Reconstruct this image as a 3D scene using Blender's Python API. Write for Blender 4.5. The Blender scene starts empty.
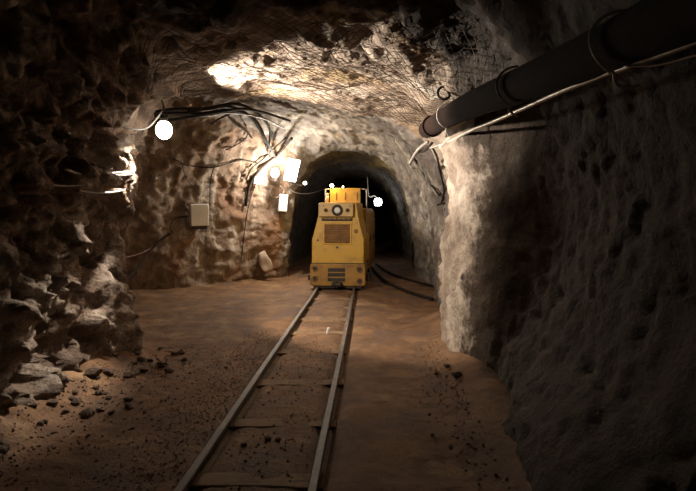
import bpy, bmesh, math, random
from mathutils import Vector, Matrix, noise
from mathutils.bvhtree import BVHTree
random.seed(7)
C = bpy.context.scene.collection
F = 546.0; CAMZ = 1.6; VX, VY = 370.0, 211.0     # focal length in px, eye height, vanishing point of the track

# ------------------------------------------------------------------ helpers
def ray(px, py): return Vector(((px-VX)/F, 1.0, (VY-py)/F))
CAM = Vector((0, 0, CAMZ))
def P(px, py, d): return CAM + ray(px, py)*d

def link(name, me, m=None, parent=None):
    o = bpy.data.objects.new(name, me); C.objects.link(o)
    if m: me.materials.append(m)
    if parent: o.parent = parent
    return o
def obj(name, bm, m, parent=None, smooth=False):
    me = bpy.data.meshes.new(name); bmesh.ops.recalc_face_normals(bm, faces=bm.faces[:])
    bm.to_mesh(me); bm.free()
    if smooth:
        for p in me.polygons: p.use_smooth = True
    return link(name, me, m, parent)
def pydata(name, v, f, m, parent=None, smooth=True):
    me = bpy.data.meshes.new(name); me.from_pydata(v, [], f); me.update()
    if smooth:
        me.polygons.foreach_set('use_smooth', [True]*len(me.polygons))
    return link(name, me, m, parent)
def tag(o, label, cat, group=None):
    o['label'] = label; o['category'] = cat
    if group: o['group'] = group
    return o
def thing(name, label, cat, loc=(0, 0, 0), rotz=0, group=None):
    o = bpy.data.objects.new(name, None); C.objects.link(o)
    o.location = loc; o.rotation_euler = (0, 0, rotz); o.empty_display_size = .1
    return tag(o, label, cat, group)
def BM(): return bmesh.new()
def add_box(bm, c, s, bev=0.0, rot=None, seg=2):
    M = Matrix.Translation(c)
    if rot is not None: M = M @ rot
    M = M @ Matrix.Diagonal((s[0], s[1], s[2], 1))
    r = bmesh.ops.create_cube(bm, size=1, matrix=M)
    if bev:
        es = list({e for v in r['verts'] for e in v.link_edges})
        bmesh.ops.bevel(bm, geom=es, offset=bev, segments=seg, profile=.5, affect='EDGES')
def add_cyl(bm, a, b, r, seg=20, r2=None):
    a = Vector(a); b = Vector(b); d = b-a
    M = Matrix.Translation((a+b)/2) @ d.to_track_quat('Z', 'Y').to_matrix().to_4x4()
    bmesh.ops.create_cone(bm, cap_ends=True, segments=seg, radius1=r, radius2=r if r2 is None else r2, depth=d.length, matrix=M)
def add_sphere(bm, c, r, sc=(1, 1, 1), sub=3):
    bmesh.ops.create_icosphere(bm, subdivisions=sub, radius=r, matrix=Matrix.Translation(c) @ Matrix.Diagonal((*sc, 1)))
def spline(pts, n=10, closed=False):
    pts = [Vector(p) for p in pts]; out = []; N = len(pts)
    rng = N if closed else N-1
    for i in range(rng):
        p1, p2 = pts[i], pts[(i+1) % N]
        p0 = pts[(i-1) % N] if closed or i > 0 else p1*2-p2
        p3 = pts[(i+2) % N] if closed or i+2 < N else p2*2-p1
        for k in range(n):
            t = k/n
            out.append(.5*((2*p1)+(p2-p0)*t+(2*p0-5*p1+4*p2-p3)*t*t+(3*p1-p0-3*p2+p3)*t**3))
    if not closed: out.append(pts[-1])
    return out
def add_tube(bm, path, r, seg=8, closed=False, ridges=0):
    rings = []; N = len(path); up = None
    for i, p in enumerate(path):
        a = path[i-1] if (i > 0 or closed) else p
        b = path[(i+1) % N] if (i < N-1 or closed) else p
        t = (b-a).normalized()
        if up is None: up = t.orthogonal()
        up = (up - t*up.dot(t)).normalized(); s = t.cross(up)
        rr = r*(1+(.16 if ridges and i % 2 else 0))
        rings.append([bm.verts.new(p+(up*math.cos(2*math.pi*k/seg)+s*math.sin(2*math.pi*k/seg))*rr) for k in range(seg)])
    for i in range(N if closed else N-1):
        A, B = rings[i], rings[(i+1) % N]
        for k in range(seg): bm.faces.new((A[k], A[(k+1) % seg], B[(k+1) % seg], B[k]))
    if not closed: bm.faces.new(rings[0][::-1]); bm.faces.new(rings[-1])
def tube(name, pts, r, m, parent=None, n=8, seg=8, closed=False):
    bm = BM(); add_tube(bm, spline(pts, n, closed), r, seg, closed); return obj(name, bm, m, parent, True)
def add_prism(bm, poly, y0, y1, bev=0.0, yfun=None):
    """poly: list of (x, z) outline seen from the front, extruded along y"""
    a = [bm.verts.new((x, y0+(yfun(z) if yfun else 0), z)) for x, z in poly]
    b = [bm.verts.new((x, y1, z)) for x, z in poly]
    n = len(poly); fs = [bm.faces.new(a), bm.faces.new(b[::-1])]
    for i in range(n): fs.append(bm.faces.new((a[i], b[i], b[(i+1) % n], a[(i+1) % n])))
    if bev:
        es = list({e for f in fs for e in f.edges})
        bmesh.ops.bevel(bm, geom=es, offset=bev, segments=2, profile=.5, affect='EDGES')

# ------------------------------------------------------------------ materials
def mat(name, col, rough=.7, metal=0.0):
    m = bpy.data.materials.new(name); m.use_nodes = True
    b = m.node_tree.nodes['Principled BSDF']
    b.inputs['Base Color'].default_value = (*col, 1); b.inputs['Roughness'].default_value = rough
    b.inputs['Metallic'].default_value = metal
    return m
def worn(name, c1, c2, scale=6, lo=.4, hi=.65, rough=.6, metal=0.0, bump=.15, detail=8):
    m = mat(name, c1, rough, metal); nt = m.node_tree; N = nt.nodes; L = nt.links; b = N['Principled BSDF']
    tc = N.new('ShaderNodeTexCoord'); n1 = N.new('ShaderNodeTexNoise'); n1.inputs['Scale'].default_value = scale
    n1.inputs['Detail'].default_value = detail; n1.inputs['Roughness'].default_value = .68
    r = N.new('ShaderNodeValToRGB'); r.color_ramp.elements[0].position = lo; r.color_ramp.elements[1].position = hi
    r.color_ramp.elements[0].color = (*c1, 1); r.color_ramp.elements[1].color = (*c2, 1)
    L.new(tc.outputs['Object'], n1.inputs['Vector']); L.new(n1.outputs['Fac'], r.inputs['Fac']); L.new(r.outputs['Color'], b.inputs['Base Color'])
    bp = N.new('ShaderNodeBump'); bp.inputs['Strength'].default_value = bump; bp.inputs['Distance'].default_value = .02
    L.new(n1.outputs['Fac'], bp.inputs['Height']); L.new(bp.outputs['Normal'], b.inputs['Normal'])
    return m
def rock(name, base, dark, pale, pale_amt=.62, stain=None, stain_amt=.62, scale=1.0, bump=.7, rough=.85, streak=False, fine=26, painted_shade=None):
    m = mat(name, base, rough); nt = m.node_tree; N = nt.nodes; L = nt.links; b = N['Principled BSDF']
    tc = N.new('ShaderNodeTexCoord'); v = tc.outputs['Object']
    def nz(sc, det=6, ro=.6, dist=0.0, vec=None):
        n = N.new('ShaderNodeTexNoise'); n.inputs['Scale'].default_value = sc*scale; n.inputs['Detail'].default_value = det
        n.inputs['Roughness'].default_value = ro; n.inputs['Distortion'].default_value = dist
        L.new(vec or v, n.inputs['Vector']); return n.outputs['Fac']
    def ramp(f, lo, hi):
        r = N.new('ShaderNodeMapRange'); r.inputs['From Min'].default_value = lo; r.inputs['From Max'].default_value = hi
        L.new(f, r.inputs['Value']); return r.outputs['Result']
    def mix(f, a, c):
        x = N.new('ShaderNodeMix'); x.data_type = 'RGBA'
        L.new(f, x.inputs['Factor'])
        for s, k in ((a, 'A'), (c, 'B')):
            i = [q for q in x.inputs if q.name == k and q.type == 'RGBA'][0]
            if isinstance(s, tuple): i.default_value = (*s, 1)
            else: L.new(s, i)
        return [q for q in x.outputs if q.type == 'RGBA'][0]
    col = mix(ramp(nz(2.2, 8, .65, .6), .38, .62), dark, base)
    pv = v
    if streak:
        mp = N.new('ShaderNodeMapping'); mp.inputs['Scale'].default_value = (1.6, 1.6, .35); L.new(v, mp.inputs['Vector']); pv = mp.outputs['Vector']
    col = mix(ramp(nz(1.7, 7, .62, .4, pv), pale_amt-.05, pale_amt+.07), col, pale)
    if stain: col = mix(ramp(nz(1.15, 6, .6, .8), stain_amt-.05, stain_amt+.06), col, stain)
    fn = nz(fine, 6, .7); col = mix(ramp(fn, .30, .47), dark, col)
    if painted_shade:
        # shade painted into the rock colour, darker in front of the ragged line y = y0 + kx*max(0, x-x0) + kz*(z-1.3) + kh*max(0, z-2.2)
        (d2, b2, p2), y0, kx, x0, kz, kh = painted_shade
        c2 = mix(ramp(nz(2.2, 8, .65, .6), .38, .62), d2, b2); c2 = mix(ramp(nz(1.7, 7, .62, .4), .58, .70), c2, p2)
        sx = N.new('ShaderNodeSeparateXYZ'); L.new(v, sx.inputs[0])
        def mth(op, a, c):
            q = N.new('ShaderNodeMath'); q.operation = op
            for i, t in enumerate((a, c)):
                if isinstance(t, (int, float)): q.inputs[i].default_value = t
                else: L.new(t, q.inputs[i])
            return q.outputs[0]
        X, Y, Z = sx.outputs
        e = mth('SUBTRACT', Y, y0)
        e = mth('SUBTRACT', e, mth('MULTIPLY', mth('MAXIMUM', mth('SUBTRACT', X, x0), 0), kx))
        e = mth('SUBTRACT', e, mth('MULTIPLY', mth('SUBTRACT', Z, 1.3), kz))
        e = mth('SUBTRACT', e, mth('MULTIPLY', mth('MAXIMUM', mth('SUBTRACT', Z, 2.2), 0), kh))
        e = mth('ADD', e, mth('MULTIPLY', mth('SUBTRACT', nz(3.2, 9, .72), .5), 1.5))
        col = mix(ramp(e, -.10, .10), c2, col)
    L.new(col, b.inputs['Base Color'])
    vo = N.new('ShaderNodeTexVoronoi'); vo.inputs['Scale'].default_value = 9*scale; vo.feature = 'DISTANCE_TO_EDGE'
    L.new(v, vo.inputs['Vector'])
    ad = N.new('ShaderNodeMath'); ad.operation = 'MULTIPLY_ADD'; ad.inputs[1].default_value = .35
    L.new(vo.outputs['Distance'], ad.inputs[0]); L.new(fn, ad.inputs[2])
    bp = N.new('ShaderNodeBump'); bp.inputs['Strength'].default_value = bump; bp.inputs['Distance'].default_value = .05
    L.new(ad.outputs[0], bp.inputs['Height']); L.new(bp.outputs['Normal'], b.inputs['Normal'])
    return m
def emit(name, col, s):
    m = mat(name, col, .3); b = m.node_tree.nodes['Principled BSDF']
    b.inputs['Emission Color'].default_value = (*col, 1); b.inputs['Emission Strength'].default_value = s
    return m

M = dict(
    left=rock('rough_pillar_rock', (.38, .28, .205), (.13, .085, .06), (.54, .45, .37), .57, scale=1.2, bump=1.0),
    corner=rock('pale_pitted_rock', (.42, .345, .285), (.20, .15, .115), (.54, .47, .40), .55, scale=1.1, painted_shade=(((.045, .03, .02), (.082, .056, .038), (.16, .13, .095)), 5.5, 0, 0, -.15, 2.0)),  # shade of the near wall is painted into the colour
    ceil=rock('pale_roof_rock', (.42, .34, .27), (.20, .14, .10), (.56, .50, .42), .57, (.36, .26, .14), .60, scale=.9, painted_shade=(((.03, .022, .017), (.065, .048, .036), (.12, .095, .075)), 4.6, .9, .1, 0, 0)),  # near roof darkened in its colour to stand for shade
    back=rock('brown_chamber_rock', (.27, .195, .14), (.16, .105, .07), (.46, .39, .33), .57, (.22, .125, .075), .58, streak=True),
    inner=rock('grey_lined_rock', (.24, .21, .185), (.10, .085, .078), (.40, .365, .32), .58, (.30, .20, .08), .66, bump=.4),
    rim=rock('ochre_lined_rock', (.30, .225, .11), (.10, .08, .05), (.46, .36, .17), .55, (.16, .14, .11), .56, bump=.4),
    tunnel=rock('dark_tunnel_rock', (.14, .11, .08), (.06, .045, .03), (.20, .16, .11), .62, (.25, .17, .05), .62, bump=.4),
    floor=rock('trodden_dirt', (.25, .132, .058), (.125, .064, .031), (.33, .20, .10), .60, (.14, .085, .06), .6, bump=.45, fine=40),
    stone=rock('loose_stone', (.24, .16, .11), (.10, .065, .045), (.36, .28, .21), .58, scale=4),
    gravel=worn('dark_gravel', (.17, .105, .065), (.32, .21, .13), 14, .35, .7, .9),
    yellow=worn('chipped_yellow_paint', (.52, .295, .012), (.24, .12, .02), 4, .50, .78, .48, 0, .05),
    yellow2=worn('dirty_yellow_paint', (.34, .18, .03), (.12, .06, .025), 5, .45, .72, .55, 0, .08),
    cream=worn('faded_cream_paint', (.52, .35, .13), (.32, .19, .07), 6, .5, .75, .5, 0, .04),
    brown=worn('rusty_brown_grille', (.24, .12, .035), (.14, .07, .03), 8, .4, .7, .7),
    blackm=worn('black_greasy_steel', (.02, .017, .015), (.06, .04, .03), 8, .4, .7, .55, .3),
    steel=worn('dull_rail_steel', (.12, .09, .068), (.055, .037, .027), 12, .45, .7, .62, .25),
    wood=worn('soaked_sleeper_wood', (.27, .17, .095), (.14, .09, .05), 9, .4, .7, .9),
    cable=worn('black_cable', (.018, .014, .012), (.04, .03, .025), 10, .4, .7, .85),
    gcable=worn('grey_cable', (.24, .22, .20), (.12, .10, .085), 10, .4, .7, .5),
    rcable=worn('reddish_cable', (.16, .06, .04), (.09, .04, .03), 10, .4, .7, .6),
    hose=worn('steel_sheathed_hose', (.46, .43, .38), (.26, .22, .18), 10, .4, .7, .38, .6),
    pipe=worn('rusty_black_pipe', (.018, .006, .004), (.008, .004, .003), 5, .4, .7, .95, 0),
    wire=worn('dull_wire', (.85, .80, .70), (.60, .54, .45), 12, .4, .7, .6, 0),
    owire=worn('orange_wire', (.30, .15, .05), (.20, .10, .04), 12, .4, .7, .6),
    net=worn('rusty_net_wire', (.10, .07, .05), (.05, .035, .025), 12, .4, .7, .6, .4),
    white=worn('white_box_enamel', (.86, .86, .88), (.72, .70, .70), 5, .5, .8, .5, 0, .03),
    slab=worn('pale_slab', (.46, .38, .31), (.30, .22, .16), 6, .4, .7, .9, 0, .3),
    clamp=worn('orange_clamp', (.55, .24, .05), (.35, .15, .04), 12, .4, .7, .6),
    glass=mat('lens_glass', (.75, .74, .70), .08),
    globe=emit('globe_glow', (1, .92, .80), 20),
    flood=emit('flood_glow', (1, .95, .88), 16),
    bulb=emit('bulb_glow', (1, .84, .55), 16),
    far=emit('far_glow', (.93, .95, 1), 9),
)
for k_ in ('pipe', 'cable'): M[k_].node_tree.nodes['Principled BSDF'].inputs['Specular IOR Level'].default_value = .15

# ------------------------------------------------------------------ the mine: one lofted shell of ribs
# yL, xL, yR, xR, HL, HR, squareness, roughness, waist
RIBS = [
 (-5.0, -2.9, -5.0, 1.6, 3.5, 3.5, 3.2, 1.0, 0),
 (1.0, -2.8, 1.0, 1.55, 3.7, 3.6, 3.4, 1.0, 0),
 (3.0, -2.72, 2.6, 1.50, 3.75, 3.6, 3.6, 1.0, 0),
 (4.1, -2.68, 3.9, 1.50, 3.5, 3.4, 4.2, 1.2, .2),
 (4.9, -2.67, 4.8, 1.34, 3.2, 3.15, 5.0, 1.2, .5),
 (5.5, -2.66, 5.6, .95, 3.14, 2.98, 6.0, .95, .8),
 (6.0, -2.60, 6.4, .86, 3.16, 3.0, 6.5, .9, 1),
 (6.3, -2.75, 7.2, 1.12, 3.18, 3.0, 6.5, .8, 1),
 (6.5, -3.05, 8.0, 1.2, 3.16, 2.92, 6.0, .7, .6),
 (6.75, -3.5, 8.7, 1.18, 3.30, 3.0, 4.0, .7, 0),
 (7.2, -5.0, 9.4, 1.22, 4.0, 3.15, 4.0, .7, 0),
 (8.5, -6.2, 10.2, 1.25, 4.3, 3.25, 4.0, .8, 0),
 (9.8, -5.5, 11.0, 1.26, 4.3, 3.25, 4.0, .9, 0),
 (10.9, -4.1, 11.7, 1.25, 4.1, 3.25, 4.0, .9, 0),
 (12.3, -2.65, 12.5, 1.22, 3.6, 3.2, 3.6, .8, 0),
 (12.9, -1.98, 13.1, 1.2, 3.15, 3.1, 3.0, .7, 0),
 (13.3, -2.12, 13.6, 1.15, 3.08, 3.05, 2.8, .55, 0),
 (14.1, -2.48, 14.2, 1.30, 3.20, 3.15, 2.8, .55, 0),
 (15.5, -2.28, 15.5, 1.15, 2.98, 2.95, 3.0, .55, 0),
 (16.2, -2.45, 16.2, 1.3, 3.05, 3.0, 2.6, .6, 0),
 (19.0, -2.25, 19.0, 1.15, 2.85, 2.8, 2.5, .7, 0),
 (24.0, -1.75, 24.0, 1.25, 2.8, 2.8, 2.5, .8, 0),
 (32.0, -.4, 31.0, 2.9, 2.8, 2.8, 2.5, .8, 0),
 (40.0, 2.6, 37.5, 6.0, 2.8, 2.8, 2.5, .8, 0),
]
def cr(a, b, c, d, t):
    return tuple(.5*((2*q)+(r-p)*t+(2*p-5*q+4*r-s)*t*t+(3*q-p-3*r+s)*t**3) for p, q, r, s in zip(a, b, c, d))
NU = 300
PIPE = [(Vector((1.06, -1.5, 2.02))), Vector((.985, 1.9, 2.235)), Vector((.80, 4.6, 2.47)), Vector((.70, 6.7, 2.60))]
def pipe_near(p):
    best = None
    for a, b in zip(PIPE, PIPE[1:]):
        ab = b-a; t = max(0, min(1, (p-a).dot(ab)/ab.length_squared)); q = a+ab*t
        d = (p-q).length
        if best is None or d < best[0]: best = (d, q)
    return best
def rib_curve(R):
    yL, xL, yR, xR, HL, HR, n, rg, wa = R
    dense = []; K = 160
    for i in range(K+1):
        a = math.pi*i/K; c = math.cos(a); s = max(0, math.sin(a))
        hx = math.copysign(abs(c)**(2/n), c); v = s**(2/n); w = (1-hx)/2
        H = HL*(1-w)+HR*w; z = -.3+v*(H+.3)
        x = xL*(1-w)+xR*w; y = yL*(1-w)+yR*w
        if w < .3 and wa: x += wa*(-.13*math.exp(-((z-1.25)/.5)**2)+.10*math.exp(-(z/.45)**2))*(1-w/.3)
        if w > .7 and y > 2 and y < 9: x += .10*math.exp(-((z-1.7)/.6)**2)*(w-.7)/.3 - (.05+.62*min(1, max(0, (5.3-y)/1.5))*min(1, max(0, (y-.8)/1.4)))*math.exp(-(max(z, 0)/.75)**2)*(w-.7)/.3
        dense.append(Vector((x, y, z)))
    # arclength resample
    L = [0]
    for i in range(K): L.append(L[-1]+(dense[i+1]-dense[i]).length)
    out = []; j = 0
    for k in range(NU+1):
        t = L[-1]*k/NU
        while j < K-1 and L[j+1] < t: j += 1
        f = (t-L[j])/max(1e-9, L[j+1]-L[j]); out.append(dense[j].lerp(dense[j+1], f))
    return out
secs = []; svals = []
for i in range(len(RIBS)-1):
    r0, r1, r2, r3 = RIBS[max(0, i-1)], RIBS[i], RIBS[i+1], RIBS[min(len(RIBS)-1, i+2)]
    dl = math.hypot(r2[0]-r1[0], r2[1]-r1[1]); dr = math.hypot(r2[2]-r1[2], r2[3]-r1[3])
    sp = .11 if i < 2 else .036 if i < 8 else .045 if i < 19 else .10
    n = max(2, int(max(dl, dr)/sp))
    for k in range(n):
        secs.append(cr(r0, r1, r2, r3, k/n)); svals.append(i+k/n)
secs.append(RIBS[-1]); svals.append(len(RIBS)-1.0)
G = [rib_curve(R) for R in secs]; NS = len(G)
def fb(p, o=4): return noise.fractal(p, .9, 2.1, o, noise_basis='PERLIN_ORIGINAL')
def blocks(p, sc):
    """angular broken rock: every cell is a tilted facet of its own"""
    D, pts = noise.voronoi(p*sc); c = pts[0]
    r = noise.cell_vector(c*7.31+Vector((.5, .5, .5)))*2-Vector((1, 1, 1))
    e = .45+.55*min(1, (D[1]-D[0])*7)
    return (r.dot(p*sc-c)*.8+.42*r.x)*e/sc
def disp(p, rg, u, s):
    d = .15*fb(p*.65, 3)
    q = p+Vector((fb(p*2, 4), fb(p*2+Vector((7, 3, 1)), 4), fb(p*2+Vector((2, 9, 4)), 4)))*.13
    bl = 1.0 if u < .45 and s < 8.6 else .26 if s < 8.6 and u > .66 else .42
    d += bl*(.27*blocks(q, 1.4)+.50*blocks(q+Vector((5, 2, 8)), 3.3)+.55*blocks(q+Vector((1, 7, 3)), 7.5))
    d += (.038 if u > .66 else .045)*fb(p*6.5, 5)+.016*fb(p*19, 3)
    if .36 < u < .68 and s < 8.8: d *= .62
    if u > .68 and s < 6: d *= .55
    return d*rg+.03
V = []
for j in range(NS):
    rg = secs[j][7]
    for k in range(NU+1):
        p = G[j][k]
        a = G[min(NS-1, j+1)][k]-G[max(0, j-1)][k]; b = G[j][min(NU, k+1)]-G[j][max(0, k-1)]
        nrm = a.cross(b)
        nrm = nrm.normalized() if nrm.length > 1e-9 else Vector((0, 0, 1))
        V.append(p-nrm*disp(p, rg, k/NU, svals[j])*1.0 if True else p)
_md = sum((V[j*(NU+1)+k]-G[j][k]).length for j in range(0,NS,9) for k in range(0,NU,9))/max(1,len(range(0,NS,9))*len(range(0,NU,9))); print('MEANABS', _md)
# orientation check: a.cross(b) with b going up the left wall and a along +y -> points outward (-x on the left)
for i, p in enumerate(V):
    if p.x > .2 and p.y < 8.2 and p.z > 1.6:
        d, q = pipe_near(p)
        if d < .24:
            w = p-q; w.y = 0
            out = (w.normalized() if w.length > .02 else Vector((1, 0, .3)))
            out = (out+Vector((.5, 0, .1))).normalized()
            V[i] = q+Vector((out.x*.24, p.y-q.y, out.z*.24))
LP = P(164, 130, 6.0)                              # the hollow where the round lamp hangs
for i, p in enumerate(V):
    if 4.6 < p.y < 6.9 and p.x < -1.3 and p.z > 1.9:
        t = max(0, min(1, (LP-p).dot(LP-Vector((-1.7, 4.5, 2.27)))/(LP-Vector((-1.7, 4.5, 2.27))).length_squared))
        q = LP.lerp(Vector((-1.7, 4.5, 2.27)), t); d = (p-q).length; R_ = .36-.14*t
        if d < R_: V[i] = q+(p-q).normalized()*R_ if d > .01 else q+Vector((-R_, 0, 0))
W_ = NU+1
ALLF = [(j*W_+k, j*W_+k+1, (j+1)*W_+k+1, (j+1)*W_+k) for j in range(NS-1) for k in range(NU)]
BVH = BVHTree.FromPolygons(V, ALLF)
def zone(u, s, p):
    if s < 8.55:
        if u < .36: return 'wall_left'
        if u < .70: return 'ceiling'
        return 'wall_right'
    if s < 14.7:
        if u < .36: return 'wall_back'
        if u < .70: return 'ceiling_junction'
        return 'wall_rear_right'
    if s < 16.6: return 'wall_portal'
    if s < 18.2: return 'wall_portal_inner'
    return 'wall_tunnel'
faces = {}
for f in ALLF:
    j, k = divmod(f[0], W_); faces.setdefault(zone(k/NU, svals[j], V[f[0]]), []).append(f)
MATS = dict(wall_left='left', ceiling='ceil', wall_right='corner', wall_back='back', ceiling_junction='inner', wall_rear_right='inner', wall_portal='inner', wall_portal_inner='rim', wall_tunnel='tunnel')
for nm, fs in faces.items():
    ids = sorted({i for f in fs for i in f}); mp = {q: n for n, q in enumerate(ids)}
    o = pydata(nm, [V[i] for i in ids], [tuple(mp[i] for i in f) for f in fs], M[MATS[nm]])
    o['kind'] = 'structure'
def on(px, py, off=.03):
    r = ray(px, py).normalized(); h = BVH.ray_cast(CAM, r)
    return (h[0] - r*off) if h[0] is not None else P(px, py, 12)
def along(pts, off=.03): return [on(*q[:2], off) if len(q) == 2 else P(*q) for q in pts]

# ------------------------------------------------------------------ floor
TX = -.67; GA = .72
def fz(x, y):
    z = .022*fb(Vector((x*.9, y*.9, 0)), 3)+.012*fb(Vector((x*4, y*4, 2)), 3)+.009*fb(Vector((x*11, y*11, 5)), 3)
    e = abs(x-TX)
    if e < 1.1:
        k = 1 if e < .6 else (1.1-e)/.5
        z = z*(1-.55*k)+(.042 if e < GA/2 else .045)*k
        z -= .045*math.exp(-((e-GA/2)/.075)**2)
        if abs(e-GA/2) < .07 and x < TX+.0: z -= .0
    if y < 6.4: z += .24*math.exp(-((x+2.85)/.38)**2)*(.6+.6*abs(fb(Vector((x*2, y*2, 3)), 2)))*min(1, max(0, (6.6-y)/.6))
    if y < 8: z += .14*math.exp(-((x-1.05)/.25)**2)
    if y > 9: z += .10*math.exp(-((y-(13.2+ (x+2.2)*1.0))/.55)**2)*(1 if x < -1.7 else 0)
    return z
xs = []; x = -7.2
while x < 7: xs.append(x); x += .035 if -3.3 < x < 1.4 else .09
ys = []; y = -4.9
while y < 39: ys.append(y); y += .12 if y < 2.4 else .035 if y < 6.5 else .06 if y < 14 else .3
fv = [(x, y, fz(x, y)) for y in ys for x in xs]; nx = len(xs)
ff = [(j*nx+i, j*nx+i+1, (j+1)*nx+i+1, (j+1)*nx+i) for j in range(len(ys)-1) for i in range(nx-1)]
pydata('floor', fv, ff, M['floor'])['kind'] = 'structure'

# ------------------------------------------------------------------ track
tr = thing('railway_track', 'narrow gauge steel track running up the tunnel under the yellow locomotive', 'railway track', (TX, 0, 0))
def rail_bm(x):
    bm = BM(); prof = [(-.045, .0), (.045, .0), (.045, .012), (.010, .026), (.010, .066), (.026, .074), (.026, .098), (.020, .104), (-.020, .104), (-.026, .098), (-.026, .074), (-.010, .066), (-.010, .026), (-.045, .012)]
    rings = []
    for i in range(45):
        y = -4.5+i*1.0
        bend = .0 if y < 18 else ((y-18)**2)*.011
        rings.append([bm.verts.new((x+a+bend+.008*noise.noise(Vector((x*3, y*.8, 1))), y, b+.008*noise.noise(Vector((x*5, y*.6, 4))))) for a, b in prof])
    n = len(prof)
    for A, B in zip(rings, rings[1:]):
        for k in range(n): bm.faces.new((A[k], A[(k+1) % n], B[(k+1) % n], B[k]))
    bm.faces.new(rings[0]); bm.faces.new(rings[-1][::-1]); return bm
for s in (-1, 1): obj('rail', rail_bm(s*GA/2), M['steel'], tr)
for i, y in enumerate((2.35, 3.17, 4.03, 4.98, 6.08, 7.0, 7.9, 8.8, 9.7, 10.6)):
    bm = BM(); random.seed(i+3)
    add_box(bm, (random.uniform(-.02, .02), y, -.018), (GA+.12, .17, .12), .012, Matrix.Rotation(random.uniform(-.03, .03), 4, 'Z'))
    bmesh.ops.subdivide_edges(bm, edges=bm.edges[:], cuts=2, use_grid_fill=True)
    for v in bm.verts: v.co += Vector((0, .02*noise.noise(v.co*3), .012*noise.noise(v.co*5+Vector((9, 1, 2)))))
    sl = obj('sleeper', bm, M['wood'], tr)

# ------------------------------------------------------------------ loose stones
def stone_mesh(i, sub=2):
    bm = BM(); bmesh.ops.create_icosphere(bm, subdivisions=sub, radius=1); o = Vector((i*3.7, i*1.3, 0))
    for v in bm.verts:
        n = v.co.normalized(); c = noise.voronoi(n*1.3+o)[0]
        v.co = n*(.75+.45*(c[1]-c[0])+.22*noise.noise(n*1.4+o)); v.co.z *= .66
    me = bpy.data.meshes.new('stone'); bm.to_mesh(me); bm.free(); me.materials.append(M['stone']); return me
SM = [stone_mesh(i) for i in range(7)]
def gravel(name, n, gen, m, r0, r1, label):
    bm = BM(); random.seed(len(name)*7)
    for i in range(n):
        x, y = gen(); r = random.uniform(r0, r1)*random.choice((.6, .8, 1, 1, 1.5))
        if abs(abs(x-TX)-GA/2) < .05+r: continue
        T = Matrix.Translation((x, y, fz(x, y)+r*.2)) @ Matrix.Rotation(random.uniform(0, 6.3), 4, 'Z') @ Matrix.Rotation(random.uniform(0, 3), 4, 'X') @ Matrix.Diagonal((r*random.uniform(.7, 1.3), r, r*random.uniform(.5, .9), 1))
        bmesh.ops.create_icosphere(bm, subdivisions=1, radius=1, matrix=T)
    o = obj(name, bm, m); o['kind'] = 'stuff'; return tag(o, label, 'gravel')
def g1():
    while True:
        y = random.uniform(2.6, 7.2); x = random.gauss(-1.30, .20)
        if x < -1.1: return x, y
gravel('gravel', 2600, g1, M['gravel'], .003, .007, 'dark gravel scattered along the outside of the left rail')
def g2(): return TX+random.uniform(-.30, .30), random.uniform(2.5, 9.5)
gravel('gravel', 700, g2, M['gravel'], .004, .009, 'dark chips of gravel lying between the two rails')
def g3():
    y = random.uniform(2.9, 6.4); return -2.55+abs(random.gauss(0, .38))+ (.12 if y > 5.3 else -.05), y
gravel('rubble', 1100, g3, M['stone'], .004, .011, 'small rubble spread along the foot of the rough left pillar')
def g4():
    y = random.uniform(2.6, 6.6); return .80-abs(random.gauss(0, .16)), y
gravel('rubble', 350, g4, M['stone'], .005, .011, 'crumbs of rubble along the foot of the right wall')

# ------------------------------------------------------------------ locomotive
LX, LY = TX+.03, 10.75
lo = thing('mine_locomotive', 'yellow mine locomotive with round headlight standing on the track', 'locomotive', (LX, LY, 0), math.radians(-4.5))
def rr(w, z0, z1, r, n=4):
    pts = []
    for cx, cz, a0 in ((w/2-r, z0+r, -90), (w/2-r, z1-r, 0), (-w/2+r, z1-r, 90), (-w/2+r, z0+r, 180)):
        for k in range(n+1):
            a = math.radians(a0+90*k/n); pts.append((cx+r*math.cos(a), cz+r*math.sin(a)))
    return pts
bm = BM(); add_prism(bm, rr(1.10, .12, .565, .05), .0, .5, .02); obj('bumper', bm, M['yellow2'], lo)
bm = BM(); add_box(bm, (0, .30, .12), (.98, .5, .12), .02); obj('underframe', bm, M['blackm'], lo)
hood = [(-.52, .56), (.52, .56), (.52, 1.04), (.385, 1.46), (.37, 1.77), (-.37, 1.77), (-.385, 1.46), (-.52, 1.04)]
rake = lambda z: .03+(z-.56)*.05
bm = BM(); add_prism(bm, hood, 0, 1.35, .018, rake); obj('hood', bm, M['yellow'], lo)
bm = BM(); add_box(bm, (0, .05, .567), (1.06, .08, .012)); obj('seam', bm, M['blackm'], lo)
# grille with frame and slats
gr = None
bm = BM(); add_box(bm, (-.01, .070, 1.15), (.51, .05, .37), .008, Matrix.Rotation(-.05, 4, 'X')); gr = obj('grille', bm, M['brown'], lo)
bm = BM()
for s in (-1, 1): add_box(bm, (-.01+s*.27, .055, 1.15), (.035, .05, .42), .006, Matrix.Rotation(-.05, 4, 'X'))
for s in (-1, 1): add_box(bm, (-.01, .058+s*.009, 1.15+s*.20), (.56, .05, .03), .006)
obj('grille_frame', bm, M['yellow'], gr)
bm = BM()
for k in range(9): add_box(bm, (-.01, .043+.0045*(k-4)*.5, .99+k*.04), (.49, .02, .014), 0, Matrix.Rotation(.5, 4, 'X'))
obj('slat', bm, M['brown'], gr)
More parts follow.
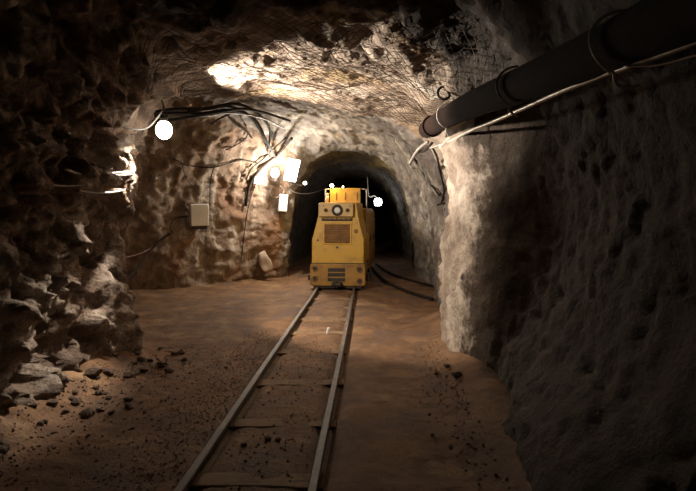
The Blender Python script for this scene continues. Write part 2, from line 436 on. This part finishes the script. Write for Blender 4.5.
# headlight panel
bm = BM(); add_box(bm, (-.03, .05, 1.62), (.69, .16, .27), .02); hp = obj('headlight_panel', bm, M['cream'], lo)
bm = BM(); add_box(bm, (-.02, .075, 1.435), (.60, .12, .05), .01)
obj('gap_strip', bm, M['blackm'], lo)  # black strip in the gap below the headlight panel
bm = BM()
for k in range(6): add_box(bm, (-.24+k*.09, .012, 1.447), (.06, .03, .02), .004)
obj('vent_tooth', bm, M['yellow2'], lo)
hl = None
bm = BM()
add_tube(bm, [Vector((.0+.085*math.cos(a), -.045, 1.615+.085*math.sin(a))) for a in [2*math.pi*k/28 for k in range(28)]], .027, 8, True)
add_cyl(bm, (0, -.03, 1.615), (0, .0, 1.615), .088, 28); hl = obj('headlight', bm, M['blackm'], lo, True)
bm = BM(); add_sphere(bm, (0, -.034, 1.615), .068, (1, .35, 1)); obj('lens', bm, M['glass'], hl, True)
for s in (-1, 1):
    x = -.01+s*.215
    bm = BM(); add_cyl(bm, (x, -.05, 1.615), (x, -.02, 1.615), .042, 18); il = obj('marker_light', bm, M['brown'], lo)
    bm = BM(); add_sphere(bm, (x, -.05, 1.615), .026, (1, .5, 1), 2); obj('lens', bm, M['blackm'], il, True)
    bm = BM(); add_cyl(bm, (x+s*.05, -.04, 1.70), (x+s*.05, -.02, 1.70), .012, 10); obj('bolt', bm, M['blackm'], lo)
bm = BM(); add_cyl(bm, (-.01, .025, .88), (-.01, .06, .88), .022, 14); obj('latch', bm, M['blackm'], lo)
bm = BM(); add_cyl(bm, (.36, .04, 1.20), (.36, .08, 1.20), .045, 6); obj('badge', bm, M['brown'], lo)
bm = BM(); add_cyl(bm, (-.40, .04, 1.02), (-.40, .08, 1.02), .02, 10); obj('bolt', bm, M['blackm'], lo)
# bumper slots and sockets
for z in (.25, .345, .44):
    bm = BM(); add_box(bm, (-.02, -.004, z), (.34, .02, .068), .008); obj('slot', bm, M['blackm'], lo)
for x, z in ((-.45, .46), (-.45, .26), (.44, .45), (.44, .22)):
    bm = BM(); add_tube(bm, [Vector((x+.052*math.cos(a), -.004, z+.052*math.sin(a))) for a in [2*math.pi*k/20 for k in range(20)]], .013, 6, True)
    sk = obj('socket', bm, M['brown'], lo, True)
    bm = BM(); add_cyl(bm, (x, -.004, z), (x, .02, z), .046, 18); obj('hole', bm, M['blackm'], sk)
bm = BM(); add_box(bm, (0, -.09, .17), (.20, .16, .07), .02); add_cyl(bm, (0, -.14, .11), (0, -.14, .24), .022, 12); obj('coupling', bm, M['blackm'], lo)
for s in (-1, 1):
    bm = BM(); add_box(bm, (s*.585, .25, .27), (.07, .22, .12), .015); obj('footstep', bm, M['blackm'], lo)
# battery body behind the hood, side doors, cab plate and hoop
bm = BM(); add_prism(bm, [(-.50, .3), (.50, .3), (.50, 1.55), (.44, 1.66), (-.44, 1.66), (-.50, 1.55)], 1.35, 3.3, .02); bb = obj('battery_body', bm, M['yellow2'], lo)
for k in range(2):
    bm = BM(); add_box(bm, (.505, 1.85+k*.95, .95), (.02, .84, .95), .006); sd = obj('side_door', bm, M['yellow2'], lo)
    bm = BM(); add_box(bm, (.525, 1.55+k*.95, .98), (.03, .04, .14), .008); obj('handle', bm, M['blackm'], sd)
bm = BM(); add_box(bm, (.03, 1.0, 1.92), (.66, .04, .34), .012); cp = obj('cab_plate', bm, M['yellow'], lo)
for x in (-.19, .0, .26):
    bm = BM(); add_box(bm, (x+.03, .975, 1.915), (.018, .02, .17), .004); obj('rib', bm, M['brown'], cp)
hoop = [(-.40, 1.02, 1.70), (-.40, 1.02, 2.02), (-.36, 1.02, 2.07), (0, 1.02, 2.08), (.44, 1.02, 2.07), (.485, 1.02, 2.02), (.49, 1.02, 1.7), (.49, 1.02, 1.0)]
tube('guard_hoop', hoop, .013, M['hose'], lo, 6)
bm = BM(); add_cyl(bm, (-.34, .90, 1.76), (-.34, .90, 1.93), .028, 12); add_sphere(bm, (-.34, .90, 1.95), .032, sub=2); obj('lever', bm, M['cream'], lo, True)
bl = None
bm = BM(); add_cyl(bm, (-.26, 1.0, 2.085), (-.26, 1.0, 2.115), .03, 14); bl = obj('roof_lamp', bm, M['blackm'], lo)
bm = BM(); add_sphere(bm, (-.26, 1.0, 2.145), .042, sub=3); obj('bulb', bm, M['bulb'], bl, True)
bm = BM(); add_cyl(bm, (-.02, 1.0, 2.085), (-.02, 1.0, 2.10), .018, 14); bl = obj('roof_lamp', bm, M['blackm'], lo)
bm = BM(); add_sphere(bm, (-.02, 1.0, 2.118), .02, sub=2); obj('bulb', bm, M['bulb'], bl, True)
for y in (.75, 2.7):
    for s in (-1, 1):
        bm = BM(); add_cyl(bm, (s*.335, y, .30), (s*.42, y, .30), .195, 28); add_cyl(bm, (s*.315, y, .30), (s*.335, y, .30), .215, 28); w = obj('wheel', bm, M['blackm'], lo)

# ------------------------------------------------------------------ lamps
def lamp_light(name, kind, loc, energy, col, size=.05, aim=None, spot=None, blend=.4):
    l = bpy.data.lights.new(name, kind); l.energy = energy; l.color = col
    if kind in ('POINT', 'SPOT'): l.shadow_soft_size = size
    else: l.size = size
    if spot: l.spot_size = math.radians(spot); l.spot_blend = blend
    o = bpy.data.objects.new(name, l); C.objects.link(o); o.location = loc
    if aim is not None: o.rotation_euler = Vector(aim).to_track_quat('-Z', 'Y').to_euler()
    return o
L1 = P(164, 130, 6.0)
t = thing('hanging_lamp', 'glowing round lamp hanging behind the top of the left pillar', 'lamp', L1)
bm = BM(); add_sphere(bm, (0, 0, 0), .095, (.92, .92, 1.08), 4); obj('globe', bm, M['globe'], t, True)
bm = BM(); add_cyl(bm, (0, 0, .09), (0, 0, .17), .04, 16); obj('lamp_holder', bm, M['cable'], t, True)
tube('cord', [(0, 0, .16), (.0, .0, .24), (-.03, .01, .33)], .009, M['cable'], t)
aim1 = Vector((.78, .58, -.26)).normalized()
lamp_light('lamp_beam', 'SPOT', L1+aim1*.12, 520, (1, .84, .66), .07, aim1, 104, .3)
aim2 = Vector((.90, .13, .33)).normalized()
lamp_light('lamp_side_beam', 'SPOT', L1+aim2*.14, 950, (1, .88, .74), .07, aim2, 82, .4)
aim3 = Vector((-.36, -.50, -.80)).normalized()
lamp_light('lamp_down_beam', 'SPOT', L1+aim3*.12, 380, (1, .88, .74), .07, aim3, 58, .8)
lamp_light('rear_fill_light', 'POINT', Vector((-1.2, -2.2, 2.6)), 1.8, (1, .84, .66), .1)  # unseen fill light added behind the camera to lift the near pipe ties
# flood lamp on the portal corner
L2 = on(292, 170, .22)
fl = thing('flood_lamp', 'bright tilted rectangular flood lamp on the left corner of the inner tunnel', 'lamp', L2)
dirf = Vector((.72, -.66, -.22)).normalized(); Rf = dirf.to_track_quat('-Y', 'Z').to_matrix().to_4x4() @ Matrix.Rotation(.10, 4, 'Y')
bm = BM(); add_box(bm, (0, 0, 0), (.33, .06, .54), .012, Rf); obj('housing', bm, M['white'], fl)
bm = BM(); add_box(bm, dirf*.034, (.30, .008, .50), 0, Rf); obj('glowing_panel', bm, M['flood'], fl)
tube('bracket', [(-.1, .0, -.1), (-.2, .12, -.16), (-.25, .26, -.2)], .015, M['blackm'], fl)
lamp_light('flood_beam', 'AREA', L2+dirf*.07, 50, (1, .88, .72), .4, dirf)
L3 = on(275, 173, .26)
wl = thing('wall_lamp', 'round glaring bulb on the rock just left of the flood lamp', 'lamp', L3)
bm = BM(); add_sphere(bm, (0, 0, 0), .10, (.9, .9, 1.2), 3); obj('globe', bm, M['flood'], wl, True)
bm = BM(); add_cyl(bm, (0, 0, -.10), (0, 0, -.19), .05, 14); obj('lamp_holder', bm, M['cable'], wl)
lamp_light('bulb_glow', 'POINT', L3+Vector((.05, -.16, .05)), 175, (1, .90, .76), .06)
L4 = P(305, 183, 12.6)
s4 = thing('indicator_lamp', 'tiny bright lamp beside the lower right corner of the flood lamp', 'lamp', L4)
bm = BM(); add_sphere(bm, (0, 0, 0), .04, sub=3); obj('bulb', bm, M['flood'], s4, True)
bm = BM(); add_cyl(bm, (0, .03, 0), (0, .10, 0), .03, 12); obj('lamp_holder', bm, M['cable'], s4)
tube('cord', [(0, .09, 0), (-.12, .10, -.05), (-.25, .12, .0)], .009, M['cable'], s4)
L5 = P(378, 202, 17.5)
s5 = thing('tunnel_lamp', 'distant square white lamp in the dark tunnel right of the locomotive', 'lamp', L5)
bm = BM(); add_box(bm, (0, 0, 0), (.24, .08, .24), .075, seg=5); obj('glowing_panel', bm, M['far'], s5, True)
bm = BM(); add_box(bm, (0, .07, 0), (.27, .06, .27), .06); obj('housing', bm, M['blackm'], s5)
tube('bracket', [(-.02, .08, .14), (-.12, .08, .20), (-.30, .08, .21), (-.34, .08, .8)], .012, M['wire'], s5)
lamp_light('far_glow', 'POINT', L5+Vector((0, -.2, 0)), 6, (.9, .95, 1), .1)
lamp_light('roof_lamp_glow', 'POINT', Vector((LX, LY, 0))+Vector((-.18, .93, 2.24)), 34, (1, .74, .38), .04)

# white sheet-metal box below the flood lamp
def wallbox(name, label, cat, px, py, w, h, d, off, m, nrm=None, tilt=0, lid=True):
    p = on(px, py, off); dv = (nrm or (CAM-p)); dv = Vector((dv.x, dv.y, 0)).normalized()
    R = dv.to_track_quat('-Y', 'Z').to_matrix().to_4x4() @ Matrix.Rotation(tilt, 4, 'Y')
    t = thing(name, label, cat, p)
    bm = BM(); add_box(bm, (0, 0, 0), (w, d, h), .012, R); obj('case', bm, m, t)
    bm = BM(); add_box(bm, R @ Vector((0, -d/2-.008, 0)), (w*.96, .02, h*.96), .008, R); lidp = obj('lid', bm, m, t)
    if lid:
        bm = BM(); add_box(bm, R @ Vector((0, .0, -h/2-.03)), (w*.8, d*.8, .07), .01, R); obj('gland_plate', bm, M['blackm'], t)
    return t, p, R
wallbox('switch_box', 'white tilted narrow box hanging below the bright flood lamp', 'box', 283, 203, .19, .40, .08, .12, M['white'], Vector((.4, -.8, 0)), .08)
jb, jp, jR = wallbox('junction_box', 'large pale grey junction box with looped cables on the chamber wall', 'box', 199, 215, .375, .455, .14, .16, M['white'], Vector((.55, -.85, 0)), -.03)
for k, (dx, s) in enumerate(((-.22, 1), (.22, -1))):
    pts = [(dx, -.02, .08), (dx-s*.03, -.02, -.15), (dx*.6, -.03, -.30), (0, -.03, -.33), (-dx*.5, -.03, -.29)]
    tube('cable_loop', [jR @ Vector(q) for q in pts], .009, M['gcable'], jb)
wallbox('connection_box', 'small pale connection box on the chamber wall between hanging cables', 'box', 257, 181, .15, .17, .08, .10, M['white'], Vector((.4, -.9, 0)), .25, False)

# ------------------------------------------------------------------ cables
def cable(label, pts, r=.012, m='cable', off=.04, name='cable', group=None, n=8):
    o = tube(name, along(pts, off), r, M[m], None, n); return tag(o, label, 'cable', group)
cable('pale cable sagging into the holder of the hanging round lamp', [(96, 116, 5.2), (112, 123, 5.5), (132, 129, 5.75), (147, 128, 6.0), (157, 118, 6.05), (163, 110, 6.0)], .010, 'gcable')
# bundle on the pillar
cable('grey cable, topmost of the bundle hung on the left pillar', [(64, 169, 4.55), (80, 174, 4.8), (98, 175.5, 5.1), (116, 173, 5.4), (133, 172, 5.7)], .013, 'gcable')
cable('thin grey cable just under the topmost one on the left pillar', [(100, 178, 5.0), (114, 175.5, 5.3), (126, 175, 5.55), (132, 174, 5.7)], .011, 'gcable')
cable('faint dark cable, middle one of the bundle on the left pillar', [(46, 185, 4.3), (70, 186, 4.65), (92, 184, 4.95), (107, 180.5, 5.25), (122, 177, 5.55)], .009, 'gcable')
cable('grey cable, lowest of the bundle hung on the left pillar', [(78, 191, 4.75), (96, 193, 5.0), (112, 192.5, 5.3), (124, 190, 5.6)], .013, 'gcable')
cable('short grey cable doubling the lowest one on the left pillar', [(96, 192, 5.0), (106, 189.5, 5.25), (118, 189.5, 5.5), (125, 189, 5.65)], .011, 'gcable')
t = thing('cable_hanger', 'iron peg holding the grey cable bundle on the left pillar', 'hanger', P(131, 175, 5.74))
bm = BM(); add_cyl(bm, (-.14, .10, -.02), (.02, -.03, .0), .016, 10); add_cyl(bm, (.02, -.03, -.02), (.03, -.03, .05), .016, 10); obj('peg', bm, M['wire'], t)
bm = BM(); add_box(bm, (-.10, .06, -.03), (.12, .05, .03), .008, Matrix.Rotation(-.5, 4, 'Y')); obj('strap', bm, M['wire'], t)
t = tag(None or (lambda: (lambda bm: (add_box(bm, (0, 0, 0), (.05, .06, .11), .012, Matrix.Rotation(.5, 4, 'Y')), obj('cable_clamp', bm, M['clamp']))[1])(BM()))(), 'orange clamp between the grey cables on the left pillar', 'clamp')
t.location = P(112, 184, 5.32)
# ceiling bundle of the chamber
CB = [((150, 117, 7.4), (172, 113, 7.8), (202, 113.5, 8.4), (228, 110, 9.0), (249, 116, 9.8), (262, 134, 10.8), (270, 156)),
      ((150, 113, 7.5), (176, 109, 7.9), (206, 109, 8.5), (232, 107, 9.2), (256, 121, 10.2), (266, 140, 11), (276, 158)),
      ((152, 119, 7.3), (178, 116.5, 7.8), (206, 116, 8.4), (232, 113, 9.2), (262, 118, 10.2), (284, 128, 11.2)),
      ((152, 121, 7.3), (182, 118.5, 7.8), (214, 113, 8.6), (240, 109, 9.3), (262, 112, 10.0), (290, 121, 11.0)),
      ((188, 112, 8.1), (214, 107, 8.7), (238, 104, 9.2), (258, 114, 10.0), (270, 130, 10.9), (268, 150, 11.6))]
for lab, m, pts in zip(('thick black cable, lowest bend of the bundle under the chamber roof', 'black cable curving down toward the bright wall bulb', 'silvery cable crossing under the chamber roof', 'dark cable running from lamp to flood lamp along the roof edge', 'black cable dropping from roof edge beside the wall bulb'),
                       ('cable', 'cable', 'gcable', 'cable', 'cable'), CB):
    cable(lab, pts, .024 if m == 'cable' else .016, m, .06)
cable('black cable branching down left from the roof bundle', [(211, 124), (221, 118), (232, 113), (244, 109)], .02, 'cable', .10)
cable('black cable crossing the branch below the roof bundle', [(226, 114), (236, 124), (246, 131), (252, 138)], .02, 'cable', .10)
cable('long black cable slanting along the rock beside the connection box', [(292, 138, 11.8), (280, 152), (266, 164), (255, 176), (249, 188), (246, 206)], .028, 'cable', .06)
cable('second dark cable slanting beside the long black one', [(286, 138, 11.6), (272, 150), (262, 160), (252, 168), (246, 180)], .018, 'cable', .08)
cable('thin wire loop bending across the pale rock under the roof', [(240, 116), (246, 126), (247, 136), (238, 144), (226, 150)], .012, 'cable', .05)
cable('thin black cable wavering across the chamber wall above the junction box', [(174, 158), (184, 164), (200, 167), (215, 167), (232, 162), (243, 160), (258, 163)], .014, 'cable', .04)
cable('thin black cable dropping straight to the junction box', [(214, 167), (211, 178), (210, 190), (210, 206)], .010, 'cable', .04)
cable('dark cable running down the wall from the pale rock to the lower corner', [(182, 165), (186, 178), (176, 166), (170, 158)][:2]+[(192, 186), (200, 196)], .008, 'cable', .04)
cable('dark cable straggling down from the connection box', [(255, 186), (250, 200), (246, 220), (243, 244), (241, 262)], .011, 'cable', .04)
cable('grey cable looping between the wall bulb and the white narrow box', [(272, 186), (270, 194), (276, 198), (284, 192), (280, 186)], .014, 'gcable', .12)
cable('dark cable swagged from the flood lamp into the inner tunnel', [(287, 188), (296, 193, 12.4), (308, 194, 12.6), (322, 190, 13.4), (330, 184, 14)], .014, 'cable', .10)
cable('heavy black cable hanging from the chamber wall to behind the left pillar', [(171, 233), (160, 241), (148, 254, 10.3), (136, 270, 9.6), (118, 286, 8.9), (100, 296, 8.3)], .022, 'cable', .06)
cable('thin reddish cable hanging from the chamber wall to behind the left pillar', [(171, 233), (158, 243), (146, 251, 10.3), (132, 256, 9.7), (114, 258, 9.0), (98, 256, 8.4)], .012, 'rcable', .06)
cable('thin wire leading from the heavy cable up to the junction box', [(173, 233), (170, 226), (176, 218), (190, 216)], .010, 'cable', .05)
# right-hand corner
cable('dark cable looping from the pipe mouth down the pale right corner', [(432, 147), (437, 158), (440, 172), (444, 190), (441, 204)], .014, 'cable', .04)
cable('grey cable bunched below the pipe mouth', [(428, 142, 6.9), (420, 148, 7.2), (414, 156, 7.6), (410, 164, 8)], .022, 'gcable')
cable('dark cable twisted around the grey one below the pipe mouth', [(432, 143, 6.8), (424, 151, 7.2), (416, 152, 7.5), (411, 158, 7.9)], .018, 'cable')
cable('thin dark cable falling across the recess beside the right corner', [(414, 158), (422, 172), (432, 186), (440, 196)], .014, 'cable', .05)
cable('black hose lying on the floor right of the locomotive', [P_ for P_ in ((372, 268, 14.6), (384, 280, 12.2), (404, 290, 10.8), (432, 299, 9.7))], .032, 'cable', name='hose')
cable('thin black hose lying behind the other hose on the floor', [(376, 264, 15.6), (392, 274, 13.4), (414, 281, 12.2), (440, 288, 11.0)], .028, 'cable', name='hose')
t = thing('wall_bracket', 'black forked bracket fixed to the pale right corner', 'bracket', on(443, 204, .05))
bm = BM(); add_cyl(bm, (-.10, 0, -.02), (.06, 0, .03), .014, 8); add_cyl(bm, (.02, 0, -.10), (.07, -.01, .09), .014, 8); obj('arm', bm, M['blackm'], t)
bm = BM(); add_box(bm, (.06, .0, .09), (.06, .03, .04), .006); obj('plate', bm, M['blackm'], t)
# iron hook on the netted roof
pk = on(444, 93, .05)
ring = [pk+Vector((.062*math.cos(a), 0, .062*math.sin(a))) for a in [math.radians(40+i*20) for i in range(16)]]+[pk+Vector((.03, 0, .02)), pk+Vector((.09, .02, .10)), pk+Vector((.10, .08, .16))]
bm = BM(); add_tube(bm, ring, .012, 8); tag(obj('iron_hook', bm, M['cable'], None, True), 'black iron eye hook hanging from the netted roof near the pipe', 'hook')

# ------------------------------------------------------------------ pipe and sheathed hose along the right wall
t = thing('pipe', 'large rusty black pipe slung along the top of the right wall', 'pipe', (0, 0, 0))
bm = BM(); pth = spline(PIPE, 14); add_tube(bm, pth, .105, 24); obj('barrel', bm, M['pipe'], t, True)
for d in (6.3,):
    i = min(range(len(pth)), key=lambda k: abs(pth[k].y-d)); a = pth[i]; dv = (pth[i+1]-pth[i]).normalized()
    bm = BM(); add_cyl(bm, a-dv*.03, a+dv*.03, .125, 24); obj('coupling', bm, M['pipe'], t)
hp_ = [P(430, 148, 6.95), P(446, 143, 6.3), P(470, 131, 5.1), P(497, 120, 4.0), P(522, 109, 3.35), P(560, 92, 2.72), P(590, 80, 2.4), P(612, 71, 2.18)]
bm = BM(); add_tube(bm, spline(hp_, 26), .0135, 10, False, 1); tag(obj('sheathed_hose', bm, M['hose'], None, True), 'long shiny steel-sheathed hose tied below the black pipe', 'hose')
hq = [P(618, 70, 2.14), P(640, 62, 1.98), P(662, 54, 1.85), P(700, 40, 1.66), P(760, 18, 1.45)]
bm = BM(); add_tube(bm, spline(hq, 26), .0135, 10, False, 1); tag(obj('sheathed_hose', bm, M['hose'], None, True), 'short near length of sheathed hose above the upper right wall', 'hose')
tag(tube('wire', [P(572, 55, 2.5), P(596, 60, 2.3), P(620, 65, 2.08), P(648, 66, 1.92), P(672, 62, 1.8), P(700, 54, 1.66), P(740, 44, 1.5)], .0042, M['owire']), 'thin orange wire drooping past the near tie of the pipe', 'wire')
def tie(d, label, ends):
    i = min(range(len(pth)), key=lambda k: abs(pth[k].y-d)); a = pth[i]
    arc = [a+Vector((-math.cos(q)*.122, .02*math.sin(q*2), math.sin(q)*.125)) for q in [math.radians(x) for x in range(95, -75, -12)]]
    tag(tube('wire_tie', arc+[a+Vector(e) for e in ends], .007, M['wire'], None, 4), label, 'wire tie')
tie(2.12, 'pale bent wire tie round the near end of the pipe', [(-.02, 0, -.16), (.03, 0, -.175), (.07, 0, -.165)])
tie(3.35, 'thin wire tie round the middle of the pipe', [(-.05, -.02, -.15), (.0, -.03, -.19)])
tie(5.3, 'small dark wire tie near the far mouth of the pipe', [(-.03, 0, -.16), (.0, 0, -.2)])

# ------------------------------------------------------------------ roof net
bm = BM()
def shell_at(s, k):
    j = min(NS-2, max(0, s)); return None
j0 = min(range(NS), key=lambda j: abs(svals[j]-3.7)); j1 = min(range(NS), key=lambda j: abs(svals[j]-8.35))
k0, k1 = int(NU*.34), int(NU*.70)
def sp_(fj, fk):
    j = max(j0, min(j1, int(round(fj)))); k = max(k0, min(k1, int(round(fk))))
    p = V[j*W_+k]; a = V[(j+1)*W_+k]-V[(j-1)*W_+k]; b = V[j*W_+k+1]-V[j*W_+k-1]
    n = a.cross(b).normalized(); return p-n*.022
# the loft's normals point outward; step inward
test = sp_((j0+j1)//2, (k0+k1)//2); sgn = 1
if test.z > V[((j0+j1)//2)*W_+(k0+k1)//2].z: sgn = -1
def sp2(j, k):
    p = V[j*W_+k]; q = sp_(j, k); q = p+(q-p)*sgn; return q
st = 3
for fam in (1, -1):
    for c in range(-(j1-j0), (k1-k0)+(j1-j0), st):
        path = []
        for j in range(j0, j1+1, 3):
            k = k0+c+fam*int((j-j0)) if fam == 1 else k0+c+(j1-j0)-int((j-j0))-(j1-j0)//1*0
            if k0 <= k <= k1: path.append(sp2(j, k))
        if len(path) > 2: add_tube(bm, path, .0030, 3)
tag(obj('wire_net', bm, M['net']), 'rusty diamond wire net stretched over the bright pale roof', 'wire net')

# ------------------------------------------------------------------ single stones and scraps
def stone(px, py, r, label, k, sc=(1, 1, 1), group=None):
    d = CAMZ*F/(py-VY); x = (px-VX)/F*d
    o = bpy.data.objects.new('stone', SM[k % 7]); C.objects.link(o)
    o.location = (x, d, fz(x, d)+r*.35); o.rotation_euler = (0, 0, k*1.9); o.scale = (r*sc[0], r*sc[1], r*sc[2])
    return tag(o, label, 'stone', group)
stone(93, 385, .085, 'dark rounded stone at the foot of the left pillar', 1)
stone(165, 366, .034, 'small dark stone on the bright floor beside the pillar foot', 2)
stone(138, 361, .05, 'pale flat stone in the bright patch at the pillar foot', 3, (1.7, 1, .6))
stone(65, 397, .045, 'pale angular stone among rubble below the left pillar', 4)
stone(160, 352, .03, 'tiny pale stone right of the flat stone by the pillar', 5)
stone(226, 372, .022, 'lone reddish pebble on the floor left of the track', 6)
stone(458, 384, .06, 'brown stone lying against the foot of the pale right corner', 0)
stone(447, 372, .035, 'smaller stone beside the brown one at the right corner', 1)
stone(436, 376, .028, 'small stone a step out from the right corner', 5)
stone(268, 446, .030, 'dark lump between the rails, left one of a pair', 2)
stone(278, 447, .028, 'dark lump between the rails, right one of a pair', 3)
stone(244, 452, .026, 'dark lump between the rails closest to the left rail', 4)
random.seed(21)
for i in range(46):
    y = random.uniform(3.0, 6.2); x = -2.5+abs(random.gauss(0, .22))+(.10 if y > 5.2 else 0)
    r = random.uniform(.025, .06); o = bpy.data.objects.new('stone', SM[i % 7]); C.objects.link(o)
    o.location = (x, y, fz(x, y)+r*.3); o.rotation_euler = (random.uniform(-.4, .4), random.uniform(-.4, .4), random.uniform(0, 6)); o.scale = (r, r*random.uniform(.8, 1.3), r)
    tag(o, 'one of the fist-sized brown stones strewn under the left pillar', 'stone', 'stones strewn under the left pillar')
d = CAMZ*F/(338-VY); x = (328-VX)/F*d
bm = BM(); add_box(bm, (0, 0, .045), (.035, .03, .09), .010, Matrix.Rotation(.25, 4, 'Y')); o = tag(obj('scrap', bm, M['white']), 'small white scrap standing up between the rails', 'scrap'); o.location = (x, d, fz(x, d))
# pale slab leaning on the chamber wall
sb = on(265, 262, .14)
bm = BM(); add_box(bm, (0, 0, 0), (.22, .14, .46), .05); bmesh.ops.subdivide_edges(bm, edges=bm.edges[:], cuts=3, use_grid_fill=True)
for v in bm.verts: v.co += Vector((noise.noise(v.co*5), noise.noise(v.co*5+Vector((4, 0, 0))), noise.noise(v.co*4+Vector((0, 7, 0)))))*.05
o = tag(obj('rock_slab', bm, M['slab'], None, True), 'pale oblong rock slab leaning at the foot of the chamber wall', 'rock')
o.location = sb; o.rotation_euler = (-.25, -.35, .3)

# ------------------------------------------------------------------ camera, world, view
cam = bpy.data.cameras.new('camera'); co = bpy.data.objects.new('camera', cam); C.objects.link(co)
co.location = CAM; co.rotation_euler = (math.pi/2, 0, 0)
cam.sensor_width = 36; cam.lens = 36*F/696; cam.shift_x = -(VX-348)/696; cam.shift_y = -(245.5-VY)/696; cam.clip_start = .05
sc = bpy.context.scene; sc.camera = co
w = bpy.data.worlds.new('world'); sc.world = w; w.use_nodes = True
w.node_tree.nodes['Background'].inputs[0].default_value = (1, .85, .7, 1); w.node_tree.nodes['Background'].inputs[1].default_value = .006
sc.view_settings.view_transform = 'Standard'; sc.view_settings.look = 'None'; sc.view_settings.gamma = 1
sc.view_settings.exposure = 0; sc.view_settings.use_curve_mapping = False
